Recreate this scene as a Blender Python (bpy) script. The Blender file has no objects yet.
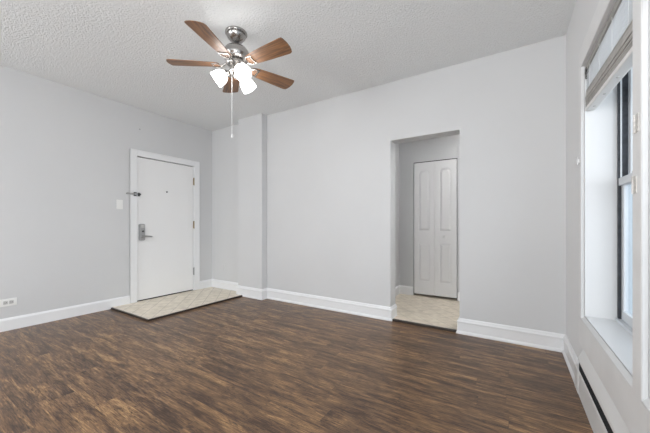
import bpy, bmesh, math, random
from mathutils import Vector, Matrix
random.seed(4)
S = bpy.context.scene
C = S.collection

# ------------------------------------------------------------------ camera, world, lights
YAW = math.radians(32.45)
cd = bpy.data.cameras.new('camera'); cam = bpy.data.objects.new('camera', cd); C.objects.link(cam)
cam.location = (0, 0, 1.10); cam.rotation_euler = (math.pi/2, 0, YAW)
cd.sensor_width = 36.0; cd.lens = 294.19/650*36.0; cd.shift_y = (224.7-216.5)/650
cd.clip_start = .02
S.camera = cam

w = bpy.data.worlds.new('sky'); S.world = w; w.use_nodes = True
wn = w.node_tree.nodes; wl = w.node_tree.links
bg = wn['Background']
tc = wn.new('ShaderNodeTexCoord'); nz = wn.new('ShaderNodeTexNoise'); cr = wn.new('ShaderNodeValToRGB')
nz.inputs['Scale'].default_value = 2.2; nz.inputs['Detail'].default_value = 3
cr.color_ramp.elements[0].position = .35; cr.color_ramp.elements[0].color = (.60, .72, .84, 1)
cr.color_ramp.elements[1].position = .7; cr.color_ramp.elements[1].color = (.88, .93, .97, 1)
wl.new(tc.outputs['Generated'], nz.inputs['Vector']); wl.new(nz.outputs['Fac'], cr.inputs['Fac'])
wl.new(cr.outputs['Color'], bg.inputs['Color']); bg.inputs['Strength'].default_value = 0.9

def area(name, loc, target, sx, sy, power, col=(1, 1, 1)):
    d = bpy.data.lights.new(name, 'AREA'); d.shape = 'RECTANGLE'; d.size = sx; d.size_y = sy
    d.energy = power; d.color = col
    o = bpy.data.objects.new(name, d); C.objects.link(o); o.location = loc
    o.rotation_euler = (Vector(target)-Vector(loc)).to_track_quat('-Z', 'Y').to_euler()
    return o
DAY = (.985, .994, 1.0)
area('front_fill_left', (-3.6, -2.6, 1.5), (-1.5, 1.5, 1.3), 1.2, 1.5, 82, DAY)  # added fill panel inside the room, at the made-up front window
area('front_fill_right', (-.6, -2.6, 1.5), (-.8, 1.5, 1.3), 1.2, 1.5, 58, DAY)  # second added fill panel, lifts the right part of the back wall
area('daylight_side_windows', (1.6, .95, 1.75), (-1.5, 1.2, .9), 3.2, 2.0, 42, DAY)
area('far_side_fill', (5.5, .9, 1.9), (-1.5, .9, 1.2), 5, 2.5, 240, DAY)  # added far panel, lights left wall and chase through the side windows
area('ceiling_fill', (-.1, -.45, 1.3), (-.05, 0, 2.7), .9, .9, 30, DAY)  # added fill lamp behind the camera, brightens the ceiling

S.view_settings.view_transform = 'Standard'; S.view_settings.look = 'None'
S.view_settings.gamma = 1; S.view_settings.use_curve_mapping = False
S.view_settings.exposure = -0.07
try:
    S.cycles.use_denoising = True
    S.cycles.max_bounces = 10; S.cycles.diffuse_bounces = 6
    S.cycles.sample_clamp_indirect = 6
except Exception: pass

# ------------------------------------------------------------------ key dimensions
XL, XR, H = -4.434, .393, 2.738
YA, YC, YM = 3.288, 3.153, 3.259          # alcove wall, chase face, main back wall
XC0, XC1 = -3.612, -3.105                 # chase sides
OX0, OX1, OZ = -1.181, -.450, 2.067       # cased-less opening
YO = 3.43                                 # hall side of the back wall
YH = 4.535                                # hall far wall
YF = -2.7                                 # front wall behind the camera
TZ = .02

# ------------------------------------------------------------------ materials
def mat(name, col, rough=.5, metal=0, spec=.5, bump=None, emit=None, estr=0, var=None, coat=0):
    m = bpy.data.materials.new(name); m.use_nodes = True
    n = m.node_tree.nodes; l = m.node_tree.links; p = n['Principled BSDF']
    p.inputs['Base Color'].default_value = (*col, 1); p.inputs['Roughness'].default_value = rough
    p.inputs['Metallic'].default_value = metal; p.inputs['Specular IOR Level'].default_value = spec
    if coat: p.inputs['Coat Weight'].default_value = coat; p.inputs['Coat Roughness'].default_value = .15
    t = n.new('ShaderNodeTexCoord')
    if var:                                # (scale, amount) soft colour variation
        z = n.new('ShaderNodeTexNoise'); z.inputs['Scale'].default_value = var[0]; z.inputs['Detail'].default_value = 4
        r = n.new('ShaderNodeValToRGB')
        r.color_ramp.elements[0].color = (*[c*(1-var[1]) for c in col], 1)
        r.color_ramp.elements[1].color = (*[min(1, c*(1+var[1])) for c in col], 1)
        r.color_ramp.elements[0].position = .3; r.color_ramp.elements[1].position = .7
        l.new(t.outputs['Object'], z.inputs['Vector']); l.new(z.outputs['Fac'], r.inputs['Fac']); l.new(r.outputs['Color'], p.inputs['Base Color'])
    if bump:                               # (scale, strength, distance)
        z = n.new('ShaderNodeTexNoise'); z.inputs['Scale'].default_value = bump[0]; z.inputs['Detail'].default_value = 3
        b = n.new('ShaderNodeBump'); b.inputs['Strength'].default_value = bump[1]; b.inputs['Distance'].default_value = bump[2]
        l.new(t.outputs['Object'], z.inputs['Vector']); l.new(z.outputs['Fac'], b.inputs['Height']); l.new(b.outputs['Normal'], p.inputs['Normal'])
    if emit:
        p.inputs['Emission Color'].default_value = (*emit, 1); p.inputs['Emission Strength'].default_value = estr
    return m

M = {}
M['wall'] = mat('pale_grey_wall_paint', (.615, .618, .624), .55, bump=(9, .25, .004), var=(1.3, .015))
M['window_wall'] = mat('lightened_window_wall_paint', (.77, .772, .775), .5, bump=(9, .25, .004))  # wall grey lightened in the colour because little light reaches this wall
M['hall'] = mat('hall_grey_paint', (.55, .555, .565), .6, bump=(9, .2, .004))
M['trim'] = mat('white_semi_gloss_trim', (.80, .805, .815), .35, bump=(14, .12, .002))
M['casing'] = mat('window_casing_paint', (.80, .80, .798), .42, bump=(12, .2, .003), var=(6, .03))
M['jamb'] = mat('bright_white_jamb_paint', (.69, .695, .70), .35, bump=(10, .15, .002))
M['door'] = mat('white_door_paint', (.82, .82, .82), .38, bump=(8, .1, .002))
M['bifold'] = mat('bifold_white', (.72, .72, .725), .45)
M['heater'] = mat('painted_heater_metal', (.72, .72, .715), .38, bump=(5, .1, .003))
M['dark'] = mat('dark_gap', (.012, .012, .013), .7)
M['fins'] = mat('dark_heater_fins', (.02, .02, .022), .6, var=(120, .9))
M['bronze'] = mat('dark_window_track', (.035, .04, .05), .5, var=(30, .5))
M['alu'] = mat('pale_sash_paint', (.66, .69, .72), .4)
M['thresh'] = mat('dark_wood_edge_strip', (.035, .024, .019), .45)
M['nickel'] = mat('brushed_nickel', (.40, .385, .37), .26, 1, bump=(60, .08, .001))
M['steel'] = mat('satin_steel', (.42, .42, .42), .36, 1)
M['darksteel'] = mat('dark_steel', (.12, .12, .12), .4, 1)
M['brass'] = mat('aged_brass', (.36, .29, .19), .4, 1)
M['plastic'] = mat('white_plastic', (.80, .80, .785), .35)
M['plastic2'] = mat('pale_grey_plastic', (.52, .52, .51), .4)
M['exterior'] = mat('skylight_tinted_exterior_frame', (.50, .56, .61), .5)  # white outer frame with bluish sky light put into its colour
M['slat'] = mat('white_blind_slat', (.74, .75, .76), .45)
M['rail'] = mat('white_blind_rail', (.80, .80, .79), .45)
M['stack'] = mat('taupe_blind_slats', (.46, .445, .42), .5, var=(25, .12))
M['headrail'] = mat('shadowed_blind_headrail', (.34, .335, .31), .5, var=(18, .15))  # grey-brown holds the shadow on the headrail front
M['old'] = mat('worn_hinge_paint', (.58, .565, .54), .5, var=(90, .25))
M['chain'] = mat('white_chain', (.80, .80, .80), .35)

def ceiling_mat():
    m = bpy.data.materials.new('textured_ceiling'); m.use_nodes = True
    n = m.node_tree.nodes; l = m.node_tree.links; p = n['Principled BSDF']
    p.inputs['Base Color'].default_value = (.84, .855, .86, 1); p.inputs['Roughness'].default_value = .85
    t = n.new('ShaderNodeTexCoord')
    a = n.new('ShaderNodeTexNoise'); a.inputs['Scale'].default_value = 70; a.inputs['Detail'].default_value = 4; a.inputs['Roughness'].default_value = .62
    b = n.new('ShaderNodeTexNoise'); b.inputs['Scale'].default_value = 120; b.inputs['Detail'].default_value = 2
    r = n.new('ShaderNodeValToRGB'); r.color_ramp.elements[0].position = .42; r.color_ramp.elements[1].position = .62
    ad = n.new('ShaderNodeMath'); ad.operation = 'MULTIPLY_ADD'; ad.inputs[1].default_value = .35
    bp = n.new('ShaderNodeBump'); bp.inputs['Strength'].default_value = .6; bp.inputs['Distance'].default_value = .008
    for q in (a, b): l.new(t.outputs['Object'], q.inputs['Vector'])
    l.new(a.outputs['Fac'], r.inputs['Fac']); l.new(b.outputs['Fac'], ad.inputs[0]); l.new(r.outputs['Color'], ad.inputs[2])
    l.new(ad.outputs[0], bp.inputs['Height']); l.new(bp.outputs['Normal'], p.inputs['Normal'])
    return m
M['ceil'] = ceiling_mat()

def floor_mat():
    m = bpy.data.materials.new('dark_wood_planks'); m.use_nodes = True
    n = m.node_tree.nodes; l = m.node_tree.links; p = n['Principled BSDF']
    t = n.new('ShaderNodeTexCoord'); sep = n.new('ShaderNodeSeparateXYZ'); l.new(t.outputs['Object'], sep.inputs[0])
    def mt(op, a, b=None, c=None):
        q = n.new('ShaderNodeMath'); q.operation = op
        for i, v in enumerate((a, b, c)):
            if v is None: continue
            if isinstance(v, (int, float)): q.inputs[i].default_value = v
            else: l.new(v, q.inputs[i])
        return q.outputs[0]
    PW, PL = .125, 1.22
    yr = mt('DIVIDE', sep.outputs['Y'], PW); row = mt('FLOOR', yr); fy = mt('FRACT', yr)
    wn1 = n.new('ShaderNodeTexWhiteNoise'); wn1.noise_dimensions = '1D'; l.new(row, wn1.inputs['W'])
    xr = mt('ADD', mt('DIVIDE', sep.outputs['X'], PL), mt('MULTIPLY', wn1.outputs['Value'], 7.3))
    col = mt('FLOOR', xr); fx = mt('FRACT', xr)
    cmb = n.new('ShaderNodeCombineXYZ'); l.new(row, cmb.inputs[0]); l.new(col, cmb.inputs[1])
    wn2 = n.new('ShaderNodeTexWhiteNoise'); wn2.noise_dimensions = '2D'; l.new(cmb.outputs[0], wn2.inputs['Vector'])
    rnd = wn2.outputs['Value']
    # grain coordinates, shifted per plank
    gx = mt('ADD', sep.outputs['X'], mt('MULTIPLY', rnd, 37.0)); gy = mt('ADD', sep.outputs['Y'], mt('MULTIPLY', rnd, 11.0))
    def noise(sx, sy, scale, det, rough, dist=0):
        c = n.new('ShaderNodeCombineXYZ'); l.new(mt('MULTIPLY', gx, sx), c.inputs[0]); l.new(mt('MULTIPLY', gy, sy), c.inputs[1])
        z = n.new('ShaderNodeTexNoise'); z.inputs['Scale'].default_value = scale; z.inputs['Detail'].default_value = det
        z.inputs['Roughness'].default_value = rough; z.inputs['Distortion'].default_value = dist
        l.new(c.outputs[0], z.inputs['Vector']); return z.outputs['Fac']
    g1 = noise(1.0, 7.5, 2.2, 10, .72, .8)     # broad streaks
    g2 = noise(1.3, 24, 7.0, 7, .78, .4)       # fine grain
    g3 = noise(1.2, 3.4, 2.6, 3, .55, 1.6)     # where knots and burl gather
    g4 = noise(3.0, 17, 5.0, 6, .72, 1.4)      # short dark cracks
    mix = mt('ADD', mt('MULTIPLY', g1, .52), mt('MULTIPLY', g2, .48))
    mix = mt('ADD', mix, mt('MULTIPLY', mt('SUBTRACT', rnd, .5), .03))
    r = n.new('ShaderNodeValToRGB'); e = r.color_ramp.elements
    e[0].position = .40; e[0].color = (.050, .030, .021, 1)
    e[1].position = .625; e[1].color = (.520, .320, .150, 1)
    for pos, c in ((.465, (.105, .062, .039, 1)), (.51, (.185, .107, .059, 1)), (.56, (.300, .176, .088, 1))):
        q = e.new(pos); q.color = c
    l.new(mix, r.inputs['Fac'])
    crk = mt('MULTIPLY', mt('SMOOTH_MIN', 1, mt('MAXIMUM', 0, mt('MULTIPLY', mt('SUBTRACT', g4, .52), 12)), .1), mt('MINIMUM', 1, mt('MAXIMUM', 0, mt('MULTIPLY', mt('SUBTRACT', g3, .46), 9))))
    mu = n.new('ShaderNodeMix'); mu.data_type = 'RGBA'; l.new(mt('MULTIPLY', crk, .85), mu.inputs['Factor'])
    l.new(r.outputs['Color'], mu.inputs[6]); mu.inputs[7].default_value = (.045, .030, .024, 1)
    # joints between planks
    ey = mt('MULTIPLY', mt('MINIMUM', fy, mt('SUBTRACT', 1, fy)), PW); ex = mt('MULTIPLY', mt('MINIMUM', fx, mt('SUBTRACT', 1, fx)), PL)
    ed = mt('MINIMUM', ex, ey); seam = mt('MINIMUM', mt('DIVIDE', ed, .0010), 1)
    sm = n.new('ShaderNodeMix'); sm.data_type = 'RGBA'; l.new(seam, sm.inputs['Factor'])
    sm.inputs[6].default_value = (.02, .012, .009, 1); l.new(mu.outputs[2], sm.inputs[7])
    l.new(sm.outputs[2], p.inputs['Base Color'])
    l.new(mt('ADD', .26, mt('MULTIPLY', g2, .16)), p.inputs['Roughness']); p.inputs['Specular IOR Level'].default_value = .34
    b = n.new('ShaderNodeBump'); b.inputs['Strength'].default_value = .35; b.inputs['Distance'].default_value = .0015
    l.new(mt('ADD', mt('MULTIPLY', g2, .5), seam), b.inputs['Height']); l.new(b.outputs['Normal'], p.inputs['Normal'])
    return m
M['floor'] = floor_mat()

def tile_mat(name, size, c1, c2, grout):
    m = bpy.data.materials.new(name); m.use_nodes = True
    n = m.node_tree.nodes; l = m.node_tree.links; p = n['Principled BSDF']
    t = n.new('ShaderNodeTexCoord'); mp = n.new('ShaderNodeMapping'); mp.inputs['Rotation'].default_value = (0, 0, math.pi/4)
    l.new(t.outputs['Object'], mp.inputs['Vector'])
    br = n.new('ShaderNodeTexBrick'); br.offset = 0; br.inputs['Scale'].default_value = 1
    br.inputs['Brick Width'].default_value = size; br.inputs['Row Height'].default_value = size
    br.inputs['Mortar Size'].default_value = .0045; br.inputs['Mortar Smooth'].default_value = .3
    br.inputs['Color1'].default_value = (*c1, 1); br.inputs['Color2'].default_value = (*c2, 1); br.inputs['Mortar'].default_value = (*grout, 1)
    z = n.new('ShaderNodeTexNoise'); z.inputs['Scale'].default_value = 14; z.inputs['Detail'].default_value = 6
    r = n.new('ShaderNodeValToRGB'); r.color_ramp.elements[0].color = (.84, .83, .81, 1); r.color_ramp.elements[1].color = (1, 1, 1, 1)
    r.color_ramp.elements[0].position = .35; r.color_ramp.elements[1].position = .62
    mu = n.new('ShaderNodeMix'); mu.data_type = 'RGBA'; mu.blend_type = 'MULTIPLY'; mu.inputs['Factor'].default_value = 1
    l.new(mp.outputs[0], br.inputs['Vector']); l.new(t.outputs['Object'], z.inputs['Vector']); l.new(z.outputs['Fac'], r.inputs['Fac'])
    l.new(br.outputs['Color'], mu.inputs[6]); l.new(r.outputs['Color'], mu.inputs[7]); l.new(mu.outputs[2], p.inputs['Base Color'])
    p.inputs['Roughness'].default_value = .42
    b = n.new('ShaderNodeBump'); b.inputs['Strength'].default_value = .4; b.inputs['Distance'].default_value = .002; b.invert = True
    l.new(br.outputs['Fac'], b.inputs['Height']); l.new(b.outputs['Normal'], p.inputs['Normal'])
    return m
M['tile'] = tile_mat('cream_entry_tile', .152, (.86, .78, .65), (.82, .745, .625), (.56, .50, .42))
M['halltile'] = tile_mat('beige_hall_tile', .152, (.82, .735, .61), (.77, .69, .575), (.62, .555, .46))

def wood_mat():
    m = bpy.data.materials.new('reddish_wood_blade'); m.use_nodes = True
    n = m.node_tree.nodes; l = m.node_tree.links; p = n['Principled BSDF']
    t = n.new('ShaderNodeTexCoord'); mp = n.new('ShaderNodeMapping'); mp.inputs['Scale'].default_value = (2.2, 34, 4)
    z = n.new('ShaderNodeTexNoise'); z.inputs['Scale'].default_value = 2.4; z.inputs['Detail'].default_value = 5; z.inputs['Distortion'].default_value = .4
    r = n.new('ShaderNodeValToRGB'); e = r.color_ramp.elements
    e[0].position = .3; e[0].color = (.075, .036, .019, 1); e[1].position = .72; e[1].color = (.32, .150, .060, 1)
    l.new(t.outputs['Object'], mp.inputs['Vector']); l.new(mp.outputs[0], z.inputs['Vector']); l.new(z.outputs['Fac'], r.inputs['Fac'])
    l.new(r.outputs['Color'], p.inputs['Base Color']); p.inputs['Roughness'].default_value = .42; p.inputs['Specular IOR Level'].default_value = .6
    return m
M['blade'] = wood_mat()

def glass_mat():
    m = bpy.data.materials.new('window_glass'); m.use_nodes = True
    n = m.node_tree.nodes; l = m.node_tree.links; n.remove(n['Principled BSDF'])
    o = n['Material Output']; tr = n.new('ShaderNodeBsdfTransparent'); gl = n.new('ShaderNodeBsdfGlossy'); fr = n.new('ShaderNodeLayerWeight'); pw = n.new('ShaderNodeMath'); ml = n.new('ShaderNodeMath'); mx = n.new('ShaderNodeMixShader')
    tr.inputs['Color'].default_value = (.94, .965, .985, 1); gl.inputs['Roughness'].default_value = .02; fr.inputs['Blend'].default_value = .5
    pw.operation = 'POWER'; pw.inputs[1].default_value = 5; ml.operation = 'MULTIPLY_ADD'; ml.inputs[1].default_value = .5; ml.inputs[2].default_value = .02
    l.new(fr.outputs['Facing'], pw.inputs[0]); l.new(pw.outputs[0], ml.inputs[0])
    l.new(ml.outputs[0], mx.inputs[0]); l.new(tr.outputs[0], mx.inputs[1]); l.new(gl.outputs[0], mx.inputs[2]); l.new(mx.outputs[0], o.inputs['Surface'])
    return m
M['glass'] = glass_mat()
M['shade'] = mat('lit_frosted_glass', (.9, .9, .88), .4, emit=(1, .985, .96), estr=12)
M['bulb'] = mat('lit_bulb', (1, 1, 1), .4, emit=(1, .98, .95), estr=20)

# ------------------------------------------------------------------ mesh helpers
def box(bm, x0, x1, y0, y1, z0, z1, bev=0):
    xs, ys, zs = sorted((x0, x1)), sorted((y0, y1)), sorted((z0, z1))
    v = [bm.verts.new((x, y, z)) for x in xs for y in ys for z in zs]
    fs = [bm.faces.new([v[i] for i in q]) for q in ((0,1,3,2),(4,6,7,5),(0,4,5,1),(2,3,7,6),(0,2,6,4),(1,5,7,3))]
    if bev:
        es = list({e for f in fs for e in f.edges})
        bmesh.ops.bevel(bm, geom=es, offset=bev, segments=2, affect='EDGES', profile=.5)
    return v
def lathe(bm, prof, seg=32, mtx=None, cap=True):
    mtx = mtx or Matrix(); rings = []
    for r, z in prof:
        rings.append([bm.verts.new(mtx @ Vector((r*math.cos(2*math.pi*i/seg), r*math.sin(2*math.pi*i/seg), z))) for i in range(seg)])
    for a, b in zip(rings, rings[1:]):
        for i in range(seg): bm.faces.new((a[i], a[(i+1) % seg], b[(i+1) % seg], b[i]))
    if cap:
        bm.faces.new(rings[0][::-1]); bm.faces.new(rings[-1])
def tube(bm, pts, r, seg=10):
    pts = [Vector(p) for p in pts]; rings = []; up = Vector((0, 0, 1))
    for i, p in enumerate(pts):
        d = (pts[min(i+1, len(pts)-1)]-pts[max(i-1, 0)]).normalized()
        a = d.cross(up)
        if a.length < 1e-3: a = d.cross(Vector((1, 0, 0)))
        a.normalize(); b = d.cross(a).normalized()
        rr = r[i] if isinstance(r, (list, tuple)) else r
        rings.append([bm.verts.new(p+rr*(math.cos(2*math.pi*k/seg)*a+math.sin(2*math.pi*k/seg)*b)) for k in range(seg)])
    for A, B in zip(rings, rings[1:]):
        for i in range(seg): bm.faces.new((A[i], A[(i+1) % seg], B[(i+1) % seg], B[i]))
    bm.faces.new(rings[0][::-1]); bm.faces.new(rings[-1])
def prism(bm, pts, ext, f):
    """extrude a closed 2D outline; f maps (u, v, w) to a point, w in (0, ext)"""
    a = [bm.verts.new(f(u, v, 0)) for u, v in pts]; b = [bm.verts.new(f(u, v, ext)) for u, v in pts]
    bm.faces.new(a); bm.faces.new(b[::-1]); k = len(pts)
    for i in range(k): bm.faces.new((a[i], b[i], b[(i+1) % k], a[(i+1) % k]))
def sphere(bm, c, r, seg=16, sc=(1, 1, 1)):
    bmesh.ops.create_uvsphere(bm, u_segments=seg, v_segments=seg//2, radius=r, matrix=Matrix.Translation(c) @ Matrix.Diagonal((*sc, 1)))
def obj(name, bm, m, parent=None, smooth=False, local=None):
    bmesh.ops.recalc_face_normals(bm, faces=bm.faces)
    me = bpy.data.meshes.new(name)
    if local: bm.transform(Matrix.Translation(-Vector(local)))
    bm.to_mesh(me); bm.free(); me.materials.append(m)
    if smooth:
        for p in me.polygons: p.use_smooth = True
        try: me.set_sharp_from_angle(angle=math.radians(40))
        except Exception: pass
    o = bpy.data.objects.new(name, me); C.objects.link(o)
    if local: o.location = local
    if parent is not None:
        o.parent = parent
        # geometry is given in world space: cancel the parent's placement
        bpy.context.view_layer.update()
        o.matrix_parent_inverse = parent.matrix_world.inverted()
    return o
def B(*boxes, bev=0):
    bm = bmesh.new()
    for b in boxes: box(bm, *b, bev=bev)
    return bm
def struct(o, label=None, cat=None):
    o['kind'] = 'structure'
    if label: o['label'] = label
    if cat: o['category'] = cat
    return o
def tag(o, label, cat, group=None):
    o['label'] = label; o['category'] = cat
    if group: o['group'] = group
    return o
def empty(name, loc):
    o = bpy.data.objects.new(name, None); o.empty_display_size = .1; C.objects.link(o); o.location = loc; return o
def slab_with_holes(axis, p0, p1, a0, a1, z0, z1, holes):
    """wall slab between p0..p1 on its normal axis, spanning a0..a1, with rectangular holes (a0,a1,z0,z1)"""
    As = sorted({a0, a1, *[h[0] for h in holes], *[h[1] for h in holes]}); Zs = sorted({z0, z1, *[h[2] for h in holes], *[h[3] for h in holes]})
    bm = bmesh.new(); vs = {}
    def V(p, a, z):
        k = (p, a, z)
        if k not in vs: vs[k] = bm.verts.new((p, a, z) if axis == 'x' else (a, p, z))
        return vs[k]
    def solid(i, j):
        if i < 0 or j < 0 or i >= len(As)-1 or j >= len(Zs)-1: return False
        ca, cz = (As[i]+As[i+1])/2, (Zs[j]+Zs[j+1])/2
        return not any(h[0] < ca < h[1] and h[2] < cz < h[3] for h in holes)
    for i in range(len(As)-1):
        for j in range(len(Zs)-1):
            if not solid(i, j): continue
            A0, A1, Z0, Z1 = As[i], As[i+1], Zs[j], Zs[j+1]
            for p in (p0, p1): bm.faces.new((V(p, A0, Z0), V(p, A1, Z0), V(p, A1, Z1), V(p, A0, Z1)))
            if not solid(i-1, j): bm.faces.new((V(p0, A0, Z0), V(p1, A0, Z0), V(p1, A0, Z1), V(p0, A0, Z1)))
            if not solid(i+1, j): bm.faces.new((V(p0, A1, Z0), V(p1, A1, Z0), V(p1, A1, Z1), V(p0, A1, Z1)))
            if not solid(i, j-1): bm.faces.new((V(p0, A0, Z0), V(p1, A0, Z0), V(p1, A1, Z0), V(p0, A1, Z0)))
            if not solid(i, j+1): bm.faces.new((V(p0, A0, Z1), V(p1, A0, Z1), V(p1, A1, Z1), V(p0, A1, Z1)))
    return bm
def sweep(bm, path, prof, side=1, z0=0):
    """sweep a (distance from wall, height) profile along a floor path, mitred; side picks the room side"""
    P = [Vector(p) for p in path]; N = []
    for a, b in zip(P, P[1:]):
        d = (b-a).normalized(); N.append(Vector((-d.y, d.x))*side)
    rings = []
    for i, p in enumerate(P):
        if i == 0: m = N[0]
        elif i == len(P)-1: m = N[-1]
        else:
            s = N[i-1]+N[i]; m = s*(1/(1+N[i-1].dot(N[i])))
        rings.append([bm.verts.new((p.x+m.x*o, p.y+m.y*o, z0+z)) for o, z in prof])
    k = len(prof)
    for A, Bq in zip(rings, rings[1:]):
        for i in range(k): bm.faces.new((A[i], Bq[i], Bq[(i+1) % k], A[(i+1) % k]))
    bm.faces.new(rings[0]); bm.faces.new(rings[-1][::-1])

# ------------------------------------------------------------------ room shell
struct(obj('floor', B((XL-.15, XR+.1, YF-.15, YM+.012, -.08, 0)), M['floor']), 'dark brown wood plank floor of the empty room', 'floor')
struct(obj('floor_hall', B((-1.56, .7, YM+.012, YH+.5, -.08, TZ)), M['halltile']), 'beige tiled hall floor behind the doorless opening', 'floor')
struct(obj('ceiling', B((XL-.15, XR+.26, YF-.15, YO, H, H+.1)), M['ceil']), 'white textured ceiling carrying the ceiling fan', 'ceiling')
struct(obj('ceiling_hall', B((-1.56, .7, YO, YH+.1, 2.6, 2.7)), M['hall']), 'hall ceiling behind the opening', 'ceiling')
# left wall with the entry-door hole
DY0, DY1, DZ = 2.035, 2.945, 2.068
struct(obj('wall_left', slab_with_holes('x', XL-.15, XL, YF-.15, YO, 0, H, [(DY0, DY1, -.0, DZ)]), M['wall']), 'pale grey wall holding the white entry door', 'wall')
struct(obj('wall_alcove', B((XL, XC0, YA, YO, 0, H)), M['wall']), 'narrow grey wall beside the entry door, left of the boxed pipe chase', 'wall')
struct(obj('wall_chase', B((XC0, XC1, YC, YO, 0, H)), M['wall']), 'grey boxed-out pipe chase projecting from back wall', 'wall')
struct(obj('wall_back', slab_with_holes('y', YM, YO, XC1, XR, 0, H, [(OX0, OX1, 0, OZ)]), M['wall']), 'long pale grey back wall with the doorless opening', 'wall')
# window openings (y0, y1, z0, z1)
WZ0, WZ1 = .478, 2.142
W1 = (1.553, 2.54, WZ0, WZ1); W2 = (.480, 1.467, WZ0, WZ1); W3 = (-.593, .394, WZ0, WZ1)
struct(obj('wall_right', slab_with_holes('x', XR, XR+.26, YF-.15, YO, 0, H, [W1, W2, W3]), M['window_wall']), 'grey wall at right with the tall white windows', 'wall')
FW = (-3.9, -.1, .65, 2.3)
struct(obj('wall_front', slab_with_holes('y', YF-.15, YF, XL, XR, 0, H, [FW]), M['wall']), 'grey wall behind the viewpoint, opened for the added wide window', 'wall')
# hall walls
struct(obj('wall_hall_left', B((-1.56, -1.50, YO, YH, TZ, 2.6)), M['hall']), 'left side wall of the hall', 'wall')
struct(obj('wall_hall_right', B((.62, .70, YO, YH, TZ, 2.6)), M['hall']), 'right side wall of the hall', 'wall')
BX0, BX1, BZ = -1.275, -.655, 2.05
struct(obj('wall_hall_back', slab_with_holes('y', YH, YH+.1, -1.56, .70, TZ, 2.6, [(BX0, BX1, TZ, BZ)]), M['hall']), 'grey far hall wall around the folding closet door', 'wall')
struct(obj('wall_closet', B((BX0-.1, BX1+.1, YH+.45, YH+.5, TZ, 2.2), (BX0-.1, BX0-.05, YH+.1, YH+.45, TZ, 2.2), (BX1+.05, BX1+.1, YH+.1, YH+.45, TZ, 2.2), (BX0-.1, BX1+.1, YH+.1, YH+.5, 2.2, 2.25)), M['hall']), 'closet wall behind the folding door', 'wall')

# ------------------------------------------------------------------ baseboards
PB = [(0, 0), (.030, 0), (.030, .012), (.024, .024), (.019, .028), (.019, .108), (.023, .113), (.023, .124), (.016, .132), (.012, .144), (.006, .152), (0, .153)]
PL_ = [(0, 0), (.018, 0), (.018, .108), (.013, .118), (.007, .127), (0, .129)]
bm = bmesh.new()
sweep(bm, [(XL, 3.032), (XL, YA), (XC0, YA), (XC0, YC), (XC1, YC), (XC1, YM), (OX0, YM), (OX0, YO)], PB, -1)
struct(obj('baseboard_back', bm, M['trim']), 'white profiled baseboard wrapping the chase and back wall', 'baseboard')
bm = bmesh.new(); sweep(bm, [(OX1, YO), (OX1, YM), (XR, YM), (XR, 2.62)], PB, -1)
struct(obj('baseboard_right', bm, M['trim']), 'white profiled baseboard right of the opening', 'baseboard')
bm = bmesh.new(); sweep(bm, [(XL, YF), (XL, 1.968)], PL_, -1)
struct(obj('baseboard_left', bm, M['trim']), 'plain white baseboard along the left wall', 'baseboard')
bm = bmesh.new(); sweep(bm, [(XR, YF), (XL, YF)], PL_, -1)
struct(obj('baseboard_front', bm, M['trim']), 'white baseboard below the added front window', 'baseboard')
bm = bmesh.new()
sweep(bm, [(-1.5, YO), (-1.5, YH), (BX0-.005, YH)], PL_, -1, TZ); sweep(bm, [(BX1+.005, YH), (.62, YH)], PL_, -1, TZ)
struct(obj('baseboard_hall', bm, M['trim']), 'white baseboard at the foot of the hall wall', 'baseboard')

# threshold strip of the opening and edge of the raised entry tile
struct(obj('trim_1', B((OX0+.03, OX1-.03, YM-.018, YM+.0115, .0005, .024), bev=.003), M['thresh']), 'dark threshold strip between wood floor and hall tile', 'threshold')
mx0, mx1, my0, my1 = XL+.031, -3.485, 1.735, YC-.031
t = empty('entry_tile_platform', (-3.95, 2.4, 0)); tag(t, 'raised cream diagonal tile landing at the foot of the entry door, edged in dark wood', 'tile landing')
bm = B((mx0-.012, mx1-.018, my0+.018, YC-.03, .0005, TZ), (mx0-.012, XC0-.031, YC-.03, YA-.031, .0005, TZ), (XL+.001, mx0-.012, DY0+.01, DY1-.01, .0005, TZ))
obj('tile_field', bm, M['tile'], t)
obj('edge_strip', B((mx1-.018, mx1, my0, YC-.031, .0005, TZ+.001), (XL+.031, mx1-.018, my0, my0+.018, .0005, TZ+.001)), M['thresh'], t)

# ------------------------------------------------------------------ entry door
D = struct(obj('door_1', B((XL-.045, XL-.004, 2.058, 2.924, .034, 2.052), bev=.003), M['door']), 'flat white entry door with metal lever lock, closed', 'door')
obj('door_sweep', B((XL-.046, XL-.008, 2.06, 2.922, TZ+.001, .033)), M['dark'], D)
# door stop / frame and casing
struct(obj('trim_2', B((XL-.15, XL, DY0, 2.052, TZ, DZ), (XL-.15, XL, 2.930, DY1, TZ, DZ), (XL-.15, XL, 2.052, 2.930, 2.062, DZ)), M['trim']), 'white jamb around the entry door', 'door frame')
struct(obj('trim_3', B((XL-.085, XL-.047, 2.052, 2.072, TZ, 2.062), (XL-.085, XL-.047, 2.91, 2.930, TZ, 2.062), (XL-.085, XL-.047, 2.072, 2.91, 2.04, 2.062)), M['dark']), 'dark weather seal behind the entry door edge', 'door seal')
struct(obj('wall_corridor', B((XL-.60, XL-.55, 1.9, 3.1, 0, 2.3)), M['dark']), 'unlit corridor wall beyond the entry door', 'wall')
bm = bmesh.new()
cz = [(1.971, 2.060), (2.940, 3.029)]
for a0, a1 in cz: box(bm, XL+.0005, XL+.019, a0, a1, TZ*0+.0, 2.148, bev=.003)
box(bm, XL+.0005, XL+.019, 2.060, 2.940, 2.060, 2.148, bev=.003)
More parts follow.
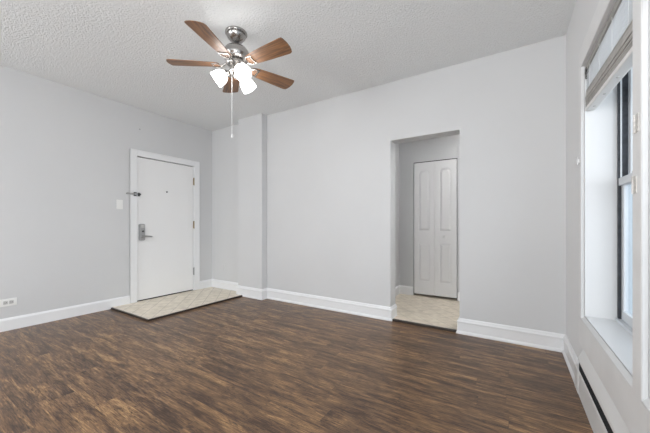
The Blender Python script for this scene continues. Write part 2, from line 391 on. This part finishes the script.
for (y0, y1, z0, z1) in ((1.971, 1.983, 0, 2.148), (3.017, 3.029, 0, 2.148), (1.971, 3.029, 2.136, 2.148)):
    box(bm, XL+.001, XL+.024, y0, y1, z0, z1, bev=.002)
struct(obj('trim_4', bm, M['trim']), 'white casing framing the entry door', 'door casing')
# hinges
for z in (1.811, 1.10, .335):
    bm = B((XL-.003, XL+.0195, 2.9245, 2.9295, z-.055, z+.055)); tube(bm, [(XL+.012, 2.932, z-.057), (XL+.012, 2.932, z+.057)], .0085)
    for k in (-1, 1): sphere(bm, (XL+.012, 2.932, z+k*.058), .0075, 10)
    obj('hinge', bm, M['brass'] if z > 1 else M['steel'], D, True)
# lever lock
yl0, yl1, zl0, zl1 = 2.088, 2.164, .875, 1.112
def plate(bm, y0, y1, z0, z1, x0, x1, r):
    pts = []
    for cy, cz_, a in ((y1-r, z1-r, 0), (y0+r, z1-r, 90), (y0+r, z0+r, 180), (y1-r, z0+r, 270)):
        for k in range(5):
            an = math.radians(a+k*22.5); pts.append((cy+r*math.cos(an), cz_+r*math.sin(an)))
    prism(bm, pts, x1-x0, lambda u, v, w_: (x0+w_, u, v))
bm = bmesh.new(); plate(bm, yl0, yl1, zl0, zl1, XL-.004, XL+.018, .02); plate(bm, yl0+.006, yl1-.006, zl0+.006, zl1-.006, XL+.018, XL+.024, .016)
lock = obj('lever_lock', bm, M['steel'], D); lock['label'] = 'satin metal lock plate'
bm = B((XL+.024, XL+.036, yl0+.014, yl1-.014, 1.055, 1.098), bev=.004); obj('card_reader', bm, M['plastic2'], lock)
bm = bmesh.new(); lathe(bm, [(.013, 0), (.013, .012), (.009, .016)], 20, Matrix.Translation((XL+.024, 2.131, 1.006)) @ Matrix.Rotation(math.pi/2, 4, 'Y')); obj('key_cylinder', bm, M['darksteel'], lock, True)
bm = bmesh.new(); lathe(bm, [(.022, 0), (.022, .008), (.013, .014), (.012, .045), (.010, .05)], 22, Matrix.Translation((XL+.024, 2.126, .935)) @ Matrix.Rotation(math.pi/2, 4, 'Y'))
tube(bm, [(XL+.068, 2.118, .935), (XL+.069, 2.15, .936), (XL+.067, 2.19, .934), (XL+.060, 2.232, .930), (XL+.056, 2.240, .929)], [.0125, .0125, .0115, .0105, .008], 12)
obj('door_lever', bm, M['steel'], lock, True)
bm = bmesh.new(); lathe(bm, [(.0115, 0), (.0115, .006), (.006, .007), (.005, .004)], 18, Matrix.Translation((XL-.004, 2.489, 1.598)) @ Matrix.Rotation(math.pi/2, 4, 'Y'))
obj('peephole', bm, M['darksteel'], D, True)
# swing-bar guard on the casing
t = empty('swing_bar_guard', (XL, 2.02, 1.525)); tag(t, 'small steel swing-bar guard on the casing above the lever lock', 'door guard')
obj('mounting_plate', B((XL+.019, XL+.027, 2.012, 2.050, 1.497, 1.553), bev=.002), M['darksteel'], t)
bm = bmesh.new(); tube(bm, [(XL+.033, 2.03, 1.514), (XL+.033, 2.03, 1.537)], .009, 12)
tube(bm, [(XL+.034, 2.03, 1.531), (XL+.042, 1.99, 1.531), (XL+.044, 1.915, 1.531), (XL+.044, 1.908, 1.525), (XL+.044, 1.915, 1.519), (XL+.042, 1.99, 1.519), (XL+.034, 2.03, 1.519)], .004, 8)
obj('swing_bar', bm, M['steel'], t, True)
bm = B((XL-.004, XL+.003, 2.072, 2.106, 1.500, 1.550), bev=.001); tube(bm, [(XL, 2.088, 1.525), (XL+.034, 2.088, 1.525)], .0055, 10); sphere(bm, (XL+.038, 2.088, 1.525), .013, 14)
obj('door_knob_post', bm, M['darksteel'], t, True)

# ------------------------------------------------------------------ wall fittings
t = empty('light_switch', (XL, 1.848, 1.371)); tag(t, 'white wall light switch left of the entry door casing', 'light switch')
obj('switch_plate', B((XL, XL+.007, 1.810, 1.886, 1.308, 1.434), bev=.003), M['plastic'], t)
obj('rocker', B((XL+.007, XL+.0115, 1.832, 1.864, 1.338, 1.404), bev=.0015), M['plastic'], t)
t = empty('wall_outlet', (XL, .82, .29)); tag(t, 'white horizontal outlet plate low on the left wall above the baseboard', 'wall outlet')
obj('outlet_plate', B((XL, XL+.007, .755, .880, .252, .330), bev=.003), M['plastic'], t)
for y in (.795, .838):
    r = obj('receptacle', B((XL+.007, XL+.010, y-.0165, y+.0165, .274, .308), bev=.001), M['plastic2'], t)
    obj('slots', B((XL+.0101, XL+.0108, y-.009, y+.001, .299, .3015), (XL+.0101, XL+.0108, y-.009, y+.001, .2805, .283), (XL+.0101, XL+.0108, y+.006, y+.011, .2885, .2935)), M['dark'], r)
t = obj('blank_wall_plate', B((-4.17, -4.10, YA-.005, YA, .325, .43), bev=.002), M['wall']); tag(t, 'small grey painted blank plate low on the alcove wall beside the entry door', 'wall plate')
t = empty('wall_anchor', (XL, 2.097, 2.443)); tag(t, 'tiny pale patch with a dark screw high on wall above entry door', 'wall anchor')
bm = bmesh.new(); lathe(bm, [(.042, 0), (.040, .003), (.030, .004)], 20, Matrix.Translation((XL, 2.097, 2.443)) @ Matrix.Rotation(math.pi/2, 4, 'Y')); obj('patch_disc', bm, M['wall'], t, True)
bm = bmesh.new(); lathe(bm, [(.010, 0), (.008, .005), (.003, .006)], 12, Matrix.Translation((XL+.004, 2.10, 2.446)) @ Matrix.Rotation(math.pi/2, 4, 'Y')); obj('screw', bm, M['steel'], t, True)

# ------------------------------------------------------------------ folding closet door in the hall
fd = struct(empty('door_2', ((BX0+BX1)/2, YH, TZ)), 'white two-leaf folding closet door with arched raised panels', 'door')
bw = (BX1-BX0-.012)/2
def arch_panel(x0, x1, z0, z1, rise):
    pts = [(x0, z0), (x1, z0)]
    n_ = 12
    for i in range(n_+1):
        tt = i/n_; x = x1+(x0-x1)*tt
        s_ = abs(2*tt-1)
        z = z1 - rise*(s_**3.5)
        pts.append((x, z))
    return pts
for i in range(2):
    x0 = BX0+.012+i*(bw-.003); x1 = x0+bw-.006
    yf = YH-.006
    leaf = obj('door_leaf', B((x0, x1, yf+.011, yf+.036, .055, 2.036)), M['bifold'], fd)
    # stiles, rails and raised fields stand proud of the recessed ground
    px0, px1 = x0+.062, x1-.062
    bm = B((x0, px0, yf, yf+.011, .055, 2.036), (px1, x1, yf, yf+.011, .055, 2.036), (px0, px1, yf, yf+.011, .055, .245), (px0, px1, yf, yf+.011, .83, 1.0))
    pts = arch_panel(px0, px1, 1.0, 1.925, .05)[2:]
    prism(bm, [(px0, 2.036), (px1, 2.036)]+pts, .011, lambda u, v, w_: (u, yf+w_, v))
    obj('stiles_and_rails', bm, M['bifold'], leaf)
    bm = bmesh.new()
    for z0, z1, rise in ((.245, .83, 0), (1.0, 1.925, .05)):
        g, g2 = .012, .040
        o_ = arch_panel(px0+g, px1-g, z0+g, z1-g, rise); q_ = arch_panel(px0+g2, px1-g2, z0+g2, z1-g2, rise*.8)
        A_ = [bm.verts.new((u, yf+.011, v)) for u, v in o_]; B_ = [bm.verts.new((u, yf-.001, v)) for u, v in q_]
        for k in range(len(A_)): bm.faces.new((A_[k], A_[(k+1) % len(A_)], B_[(k+1) % len(A_)], B_[k]))
        bm.faces.new(B_); bm.faces.new(A_[::-1])
    obj('raised_panel', bm, M['bifold'], leaf)
    if i == 1:
        bm = bmesh.new(); lathe(bm, [(.008, 0), (.008, .012), (.017, .018), (.018, .026), (.010, .032)], 18, Matrix.Translation((x0+.13, yf, .93)) @ Matrix.Rotation(math.pi/2, 4, 'X'))
        obj('knob', bm, M['bifold'], leaf, True)
obj('track', B((BX0+.001, BX1-.001, YH+.002, YH+.03, 2.040, BZ-.001)), M['dark'], fd)

t = empty('hall_fill_light', (.15, 4.0, 2.6)); tag(t, 'round flush dome added to brighten the hall, unseen right of the opening', 'ceiling light')  # added lamp, never in view, put in to brighten the hall
bm = bmesh.new(); lathe(bm, [(.15, 2.5995), (.15, 2.575), (.142, 2.57)], 32, Matrix.Translation((.15, 4.0, 0))); obj('lamp_base', bm, M['trim'], t, True)
bm = bmesh.new(); lathe(bm, [(.14, 2.57), (.13, 2.53), (.09, 2.505), (.02, 2.498)], 32, Matrix.Translation((.15, 4.0, 0))); obj('glass_dome', bm, mat('hall_fill_glass', (.9, .9, .88), .4, emit=(1, .985, .96), estr=82), t, True)

# ------------------------------------------------------------------ window casing, baseboard heater
struct(obj('trim_5', slab_with_holes('x', XR-.011, XR-.0005, -.68, 2.612, .306, 2.262, [W1, W2, W3]), M['casing']), 'broad off-white casing, mullion and apron boards around the side windows', 'window casing')
XS0, XS1 = XR+.007, .553      # liner depth, sash plane
def side_window(idx, W, label):
    y0, y1, z0, z1 = W
    wd = struct(empty('window_%d' % idx, (XS1, (y0+y1)/2, z0)), label, 'window')
    ya, yb, za, zb = y0+.016, y1-.016, z0+.027, z1
    obj('jamb_liner', B((XS0, .64, yb, y1-.001, z0+.001, z1-.001), (XS0, .64, y0+.001, ya, z0+.001, z1-.001), (XS0, .64, ya, yb, z1-.012, z1-.001)), M['jamb'], wd)
    obj('casing_return', B((XR-.0095, XS0-.001, y1-.006, y1-.0005, z0+.003, z1-.006), (XR-.0095, XS0-.001, y0+.0005, y0+.006, z0+.003, z1-.006), (XR-.0095, XS0-.001, y0+.0005, y1-.0005, z1-.006, z1-.0005)), M['jamb'], wd)
    bm = bmesh.new(); prism(bm, [(XR-.0105, z0+.0005), (XR-.0105, z0+.006), (XS0-.002, z0+.024), (XS0-.002, z0+.0005)], y1-y0-.002, lambda u, v, w_: (u, y0+.001+w_, v)); obj('sill_edge', bm, M['jamb'], wd)
    obj('window_sill', B((XS0+.001, .66, ya, yb, z0+.002, za), bev=.002), M['jamb'], wd)
    # tracks on both jambs: dark channel with a pale parting rib
    g = .02
    xt = .597
    fr = obj('track_frame', B((XS1, xt, yb-g, yb, za, z1-.012), (XS1, xt, ya, ya+g, za, z1-.012), (XS1, xt, ya+g, yb-g, z1-.03, z1-.012), (XS1, xt, ya+g, yb-g, za, za+.008)), M['bronze'], wd)
    obj('outer_frame', B((xt, .63, yb-g, yb, za, z1-.012), (xt, .63, ya, ya+g, za, z1-.012), (xt, .63, ya+g, yb-g, z1-.03, z1-.012), (xt, .63, ya+g, yb-g, za, za+.008)), M['exterior'], wd)
    obj('parting_rib', B((XS1+.0085, XS1+.016, yb-g-.006, yb-g, 1.385, z1-.03), (XS1+.0085, XS1+.016, ya+g, ya+g+.006, 1.385, z1-.03)), M['alu'], fr)
    obj('sill_track', B((XS1-.010, XS1, ya+.002, yb-.002, za, za+.016), (XS1, .632, ya+g, yb-g, za+.008, za+.014)), M['alu'], wd)
    A, Bq = ya+g+.001, yb-g-.001
    def sash(name, x, s0, s1, st, tr, br):
        s = obj(name, B((x, x+.024, A, A+st, s0, s1), (x, x+.024, Bq-st, Bq, s0, s1), (x, x+.024, A+st, Bq-st, s1-tr, s1), (x, x+.024, A+st, Bq-st, s0, s0+br), bev=.0015), M['alu'], wd)
        obj('pane', B((x+.010, x+.013, A+st-.004, Bq-st+.004, s0+br-.004, s1-tr+.004)), M['glass'], s)
        obj('glazing_bead', B((x+.003, x+.010, Bq-st-.006, Bq-st, s0+br, s1-tr), (x+.003, x+.010, A+st, A+st+.006, s0+br, s1-tr)), M['alu'], s)
        return s
    lo = sash('lower_sash', .567, za+.015, 1.385, .036, .048, .055)
    sash('upper_sash', .598, 1.345, z1-.031, .030, .045, .04)
    obj('meeting_rail', B((.555, .5665, ya+.002, yb-.002, 1.340, 1.386), bev=.002), M['alu'], lo)
    obj('sash_lock', B((.570, .588, (y0+y1)/2+.20, (y0+y1)/2+.27, 1.385, 1.398), (.574, .584, (y0+y1)/2+.225, (y0+y1)/2+.30, 1.398, 1.406), bev=.002), M['steel'], lo)
    return wd
side_window(1, W1, 'tall white sash window nearest the back wall, blind half gathered')
side_window(2, W2, 'tall white sash window at the right edge of the view')
side_window(4, W3, 'tall white sash window behind the viewpoint')

def blind(W, tilt, label):
    y0, y1 = W[0]+.020, W[1]-.022
    yc = (y0+y1)/2
    t = empty('window_blind', (.43, yc, 2.09)); tag(t, label, 'window blind')
    x0, x1 = .402, .447
    def tl(bm):
        for v in bm.verts: v.co.z += tilt*((y1-v.co.y)/(y1-y0))
        return bm
    obj('headrail', B((x0, x1+.005, y0, y1, 2.090, 2.128), bev=.003), M['headrail'], t)
    obj('end_bracket', B((x0-.003, x0+.03, y1-.035, y1+.003, 2.078, 2.110), (x0-.001, x0+.012, y1-.006, y1+.003, 2.045, 2.082)), M['darksteel'], t)
    for k in range(8):                                     # loose slats hanging between headrail and bundle
        z = 2.080-k*.0145
        bm = bmesh.new(); pr = []
        for i in range(7):
            s_ = i/6; pr.append((x0+.002+s_*(x1-x0-.004), z+.004*math.sin(math.pi*s_)+.006*(s_-.5)))
        top = [(x, zz+.0022) for x, zz in reversed(pr)]
        prism(bm, pr+top, y1-y0-.006, lambda u, v, w_: (u, y0+.003+w_, v))
        for v in bm.verts: v.co.z += tilt*.9*((k+1)/8)*((y1-v.co.y)/(y1-y0))
        obj('slat', bm, M['slat'], t)
    # gathered bundle of slats: ribbed front
    bm = bmesh.new(); zt, zb_ = 1.968, 1.862; n_ = 14
    random.seed(idx_seed[0]); idx_seed[0] += 1
    for i in range(n_):
        z = zb_+(zt-zb_)*i/n_; dx = random.uniform(-.0025, .0025)
        box(bm, x0+dx, x1+dx, y0+.002+random.uniform(0, .006), y1-.002-random.uniform(0, .006), z, z+(zt-zb_)/n_*.72)
    box(bm, x0+.005, x1-.005, y0+.006, y1-.010, zb_, zt-.004)
    obj('slat_bundle', tl(bm), M['stack'], t)
    bm = bmesh.new(); box(bm, x0-.002, x1+.002, y0, y1, 1.834, 1.860, bev=.006)
    rail = obj('bottom_rail', tl(bm), M['rail'], t)
    for f_ in (.12, .37, .63, .88):
        bm = bmesh.new(); yy = y1-(y1-y0)*f_
        lathe(bm, [(.007, 0), (.007, .003), (.004, .004)], 12, Matrix.Translation((.425, yy, 1.834)) @ Matrix.Rotation(math.pi, 4, 'X')); obj('cord_plug', tl(bm), M['plastic2'], rail)
    for f_ in (.12, .37, .63, .88):
        yy = y1-(y1-y0)*f_; bm = bmesh.new()
        for xx in (x0+.001, x1-.001): tube(bm, [(xx, yy, 2.094), (xx, yy, 1.965+tilt*f_)], .0012, 6)
        for k in range(8): tube(bm, [(x0+.001, yy, 2.076-k*.0145+tilt*.9*(k+1)/8*f_), (x1-.001, yy, 2.076-k*.0145+tilt*.9*(k+1)/8*f_)], .0008, 5)
        obj('ladder_cord', bm, M['slat'], t)
    return t
idx_seed = [11]
blind(W1, -.055, 'white slatted blind gathered up unevenly in the window nearest the back wall')
blind(W2, -.01, 'white slatted blind gathered up in the window at the right edge')

# painted-over hinges on the mullion, cleat on the casing
for z, y, lb in ((1.467, 1.500, 'worn painted-over hinge plate on mullion, upper of the two'), (1.247, 1.520, 'worn painted-over hinge plate on mullion, lower of the two')):
    t = empty('old_hinge_plate', (XR-.011, y, z)); tag(t, lb, 'hinge plate', 'old hinge plates on the window mullion')
    obj('plate', B((XR-.0135, XR-.011, y-.014, y+.014, z-.033, z+.033), bev=.0008), M['old'], t)
    bm = bmesh.new(); tube(bm, [(XR-.0155, y+.015, z-.033), (XR-.0155, y+.015, z+.033)], .003, 8); obj('knuckle', bm, M['old'], t, True)
t = obj('cord_cleat', B((XR-.020, XR-.011, 2.578, 2.592, 1.512, 1.542), (XR-.025, XR-.020, 2.572, 2.598, 1.500, 1.553), bev=.002), M['trim'])
tag(t, 'tiny white cord cleat on the far window casing', 'cord cleat')

# baseboard heater
HY1, HY0 = 2.612, -1.2
t = empty('baseboard_heater', (XR-.02, 1.0, 0)); tag(t, 'long low white baseboard heater below the side windows, dark fin slot along it', 'baseboard heater')
xf = XR-.030
obj('back_plate', B((XR-.006, XR-.0012, HY0, 2.49, .002, .30)), M['heater'], t)
bm = bmesh.new()
prism(bm, [(xf, .001), (xf, .150), (xf+.003, .157), (xf+.007, .151), (xf+.004, .145), (xf+.004, .001)], HY1-.02-HY0, lambda u, v, w_: (u, HY0+w_, v))
obj('front_cover', bm, M['heater'], t)
bm = bmesh.new()
prism(bm, [(xf, .224), (xf+.001, .234), (XR-.006, .298), (XR-.006, .302), (xf-.001, .238), (xf-.002, .222)], 2.49-HY0, lambda u, v, w_: (u, HY0+w_, v))
obj('top_hood', bm, M['heater'], t)
bm = bmesh.new()
box(bm, xf+.010, XR-.007, HY0+.02, 2.488, .130, .232)
y = 2.495
while y > -.2:
    box(bm, xf+.004, xf+.0105, y, y+.002, .150, .226); y -= .012
obj('fins', bm, M['fins'], t)
obj('end_cap', B((xf-.003, XR-.0062, 2.493, HY1, .001, .152), bev=.002), M['heater'], t)

# added front window, unseen behind the viewpoint, put in to let light in
fwn = struct(empty('window_3', (-2.0, YF-.07, .65)), 'wide front window added behind the viewpoint to let in light', 'window')
x0, x1, z0, z1 = FW
bxs = [(x0, x1, YF-.13, YF-.03, z0, z0+.04), (x0, x1, YF-.13, YF-.03, z1-.04, z1)]
for x in (x0, x0+1.25, x0+2.5, x1-.05): bxs.append((x, x+.05, YF-.13, YF-.03, z0+.04, z1-.04))
f3 = obj('window_frame', B(*bxs), M['trim'], fwn)
for x in (x0+.05, x0+1.30, x0+2.55): obj('pane', B((x, x+1.20, YF-.085, YF-.08, z0+.04, z1-.04)), M['glass'], f3)
obj('window_sill', B((x0-.05, x1+.05, YF, YF+.08, z0-.035, z0-.002), bev=.004), M['trim'], fwn)

# ------------------------------------------------------------------ ceiling fan
FX, FY = -1.986, 1.712
fan = empty('ceiling_fan', (FX, FY, H)); tag(fan, 'brushed nickel ceiling fan with five reddish wood blades and three lit glass shades', 'ceiling fan')
T0 = Matrix.Translation((FX, FY, 0))
bm = bmesh.new(); lathe(bm, [(.090, H-.0005), (.092, H-.012), (.088, H-.018), (.078, H-.020), (.078, H-.026), (.080, H-.032), (.072, H-.048), (.052, H-.070), (.030, H-.082), (.024, H-.085)], 40, T0)
obj('canopy', bm, M['nickel'], fan, True)
bm = bmesh.new(); lathe(bm, [(.013, H-.08), (.013, 2.618)], 20, T0); lathe(bm, [(.022, 2.655), (.024, 2.645), (.024, 2.628), (.030, 2.618)], 24, T0)
obj('downrod', bm, M['darksteel'], fan, True)
bm = bmesh.new(); lathe(bm, [(.030, 2.632), (.034, 2.627), (.055, 2.620), (.086, 2.600), (.104, 2.575), (.110, 2.552), (.108, 2.530), (.098, 2.520), (.096, 2.508), (.082, 2.498), (.060, 2.490), (.058, 2.484)], 48, T0)
obj('motor_housing', bm, M['nickel'], fan, True)
bm = bmesh.new(); lathe(bm, [(.074, 2.484), (.080, 2.480), (.080, 2.466), (.072, 2.462), (.050, 2.460)], 40, T0)
for k in range(10):
    a = 2*math.pi*k/10; sphere(bm, (FX+.080*math.cos(a), FY+.080*math.sin(a), 2.473), .006, 8)
obj('flywheel', bm, M['nickel'], fan, True)
bm = bmesh.new(); lathe(bm, [(.050, 2.460), (.054, 2.452), (.054, 2.412), (.060, 2.404), (.058, 2.392), (.040, 2.376), (.022, 2.368), (.016, 2.352), (.010, 2.346), (.004, 2.338)], 36, T0)
kit = obj('light_kit', bm, M['nickel'], fan, True)
PITCH = math.radians(-12)
for k in range(5):
    ang = math.radians(-70.6+72*k)
    R = Matrix.Translation((FX, FY, 2.460)) @ Matrix.Rotation(ang, 4, 'Z')
    Rp = R @ Matrix.Rotation(PITCH, 4, 'X')
    # blade outline in its own frame, x outward
    r0, r1 = .150, .556
    out = [(r0, -.046), (r0+.05, -.056), (r0+.2, -.068), (r1-.03, -.078), (r1-.008, -.076), (r1, -.060), (r1+.006, -.02), (r1+.004, .02), (r1-.004, .050), (r1-.014, .070), (r1-.034, .078), (r0+.2, .068), (r0+.05, .056), (r0, .046), (r0-.012, .03), (r0-.012, -.03)]
    bm = bmesh.new(); prism(bm, out, .006, lambda u, v, w_: Vector((u, v, w_-.003)))
    bl = bpy.data.objects.new('fan_blade', None) if False else None
    bmesh.ops.recalc_face_normals(bm, faces=bm.faces)
    me = bpy.data.meshes.new('fan_blade'); bm.to_mesh(me); bm.free(); me.materials.append(M['blade'])
    bl = bpy.data.objects.new('fan_blade', me); C.objects.link(bl); bl.parent = fan
    bl.matrix_local = Matrix.Translation((-FX, -FY, -H)) @ Rp
    bpy.context.view_layer.update()
    # blade iron: arm plus openwork plate under the blade
    bm = bmesh.new()
    arm = [(.062, 0, .018), (.085, 0, .012), (.105, 0, -.002), (.125, 0, -.008)]
    tube(bm, arm, [.012, .010, .010, .012], 10)
    def fl(u, v, w_): return Vector((u, v, -.010+w_))
    prism(bm, [(.112, -.012), (.150, -.046), (.162, -.046), (.128, -.008), (.128, .008), (.162, .046), (.150, .046), (.112, .012)], .006, fl)
    prism(bm, [(.150, -.046), (.196, -.046), (.208, -.034), (.198, -.030), (.198, .030), (.208, .034), (.196, .046), (.150, .046), (.158, .036), (.188, .036), (.188, -.036), (.158, -.036)], .006, fl)
    for (sx, sy) in ((.172, -.041), (.172, .041), (.193, 0)): sphere(bm, (sx, sy, -.011), .005, 8, (1, 1, .6))
    bm.transform(Rp)
    obj('blade_iron', bm, M['nickel'], bl, True)
# three arms with bell shades
for camang in (188, 306, 62):
    a = math.radians(camang)+YAW
    dr = Vector((math.cos(a), math.sin(a), 0)); c0 = Vector((FX, FY, 0))
    ax = (dr*.80+Vector((0, 0, -.60))).normalized()
    bm = bmesh.new()
    tube(bm, [c0+dr*.045+Vector((0, 0, 2.402)), c0+dr*.062+Vector((0, 0, 2.404)), c0+dr*.075+Vector((0, 0, 2.394))], .010, 12)
    base = c0+dr*.068+Vector((0, 0, 2.398))
    Rm = Matrix.Translation(base) @ ax.to_track_quat('Z', 'Y').to_matrix().to_4x4()
    lathe(bm, [(.012, -.002), (.024, .004), (.026, .014), (.026, .026), (.020, .028)], 24, Rm)
    arm_o = obj('lamp_arm', bm, M['nickel'], kit, True)
    bm = bmesh.new()
    out = [(.020, .020), (.030, .027), (.047, .043), (.058, .066), (.062, .090), (.063, .110), (.066, .126)]
    prof = out + [(r_-.004, z_) for r_, z_ in reversed(out)]
    lathe(bm, prof+[prof[0]], 32, Rm, cap=False)
    bmesh.ops.remove_doubles(bm, verts=bm.verts, dist=1e-5)
    obj('glass_shade', bm, M['shade'], fan, True)
    bm = bmesh.new(); lathe(bm, [(.012, .028), (.013, .045), (.024, .062), (.029, .082), (.024, .100), (.010, .110)], 20, Rm); obj('bulb', bm, M['bulb'], fan, True)
# pull chain of small links with a bell end
cx_, cy_ = FX-.037*math.cos(YAW), FY-.037*math.sin(YAW)
bm = bmesh.new(); tube(bm, [(cx_, cy_, 2.40), (cx_, cy_, 1.872)], .0018, 8)
z = 2.39
while z > 1.875: sphere(bm, (cx_, cy_, z), .0030, 6); z -= .0105
pc = obj('pull_chain', bm, M['chain'], fan, True)
bm = bmesh.new(); lathe(bm, [(.002, 1.876), (.005, 1.868), (.007, 1.852), (.0065, 1.844), (.002, 1.840)], 12, Matrix.Translation((cx_, cy_, 0))); obj('chain_pendant', bm, M['chain'], pc, True)
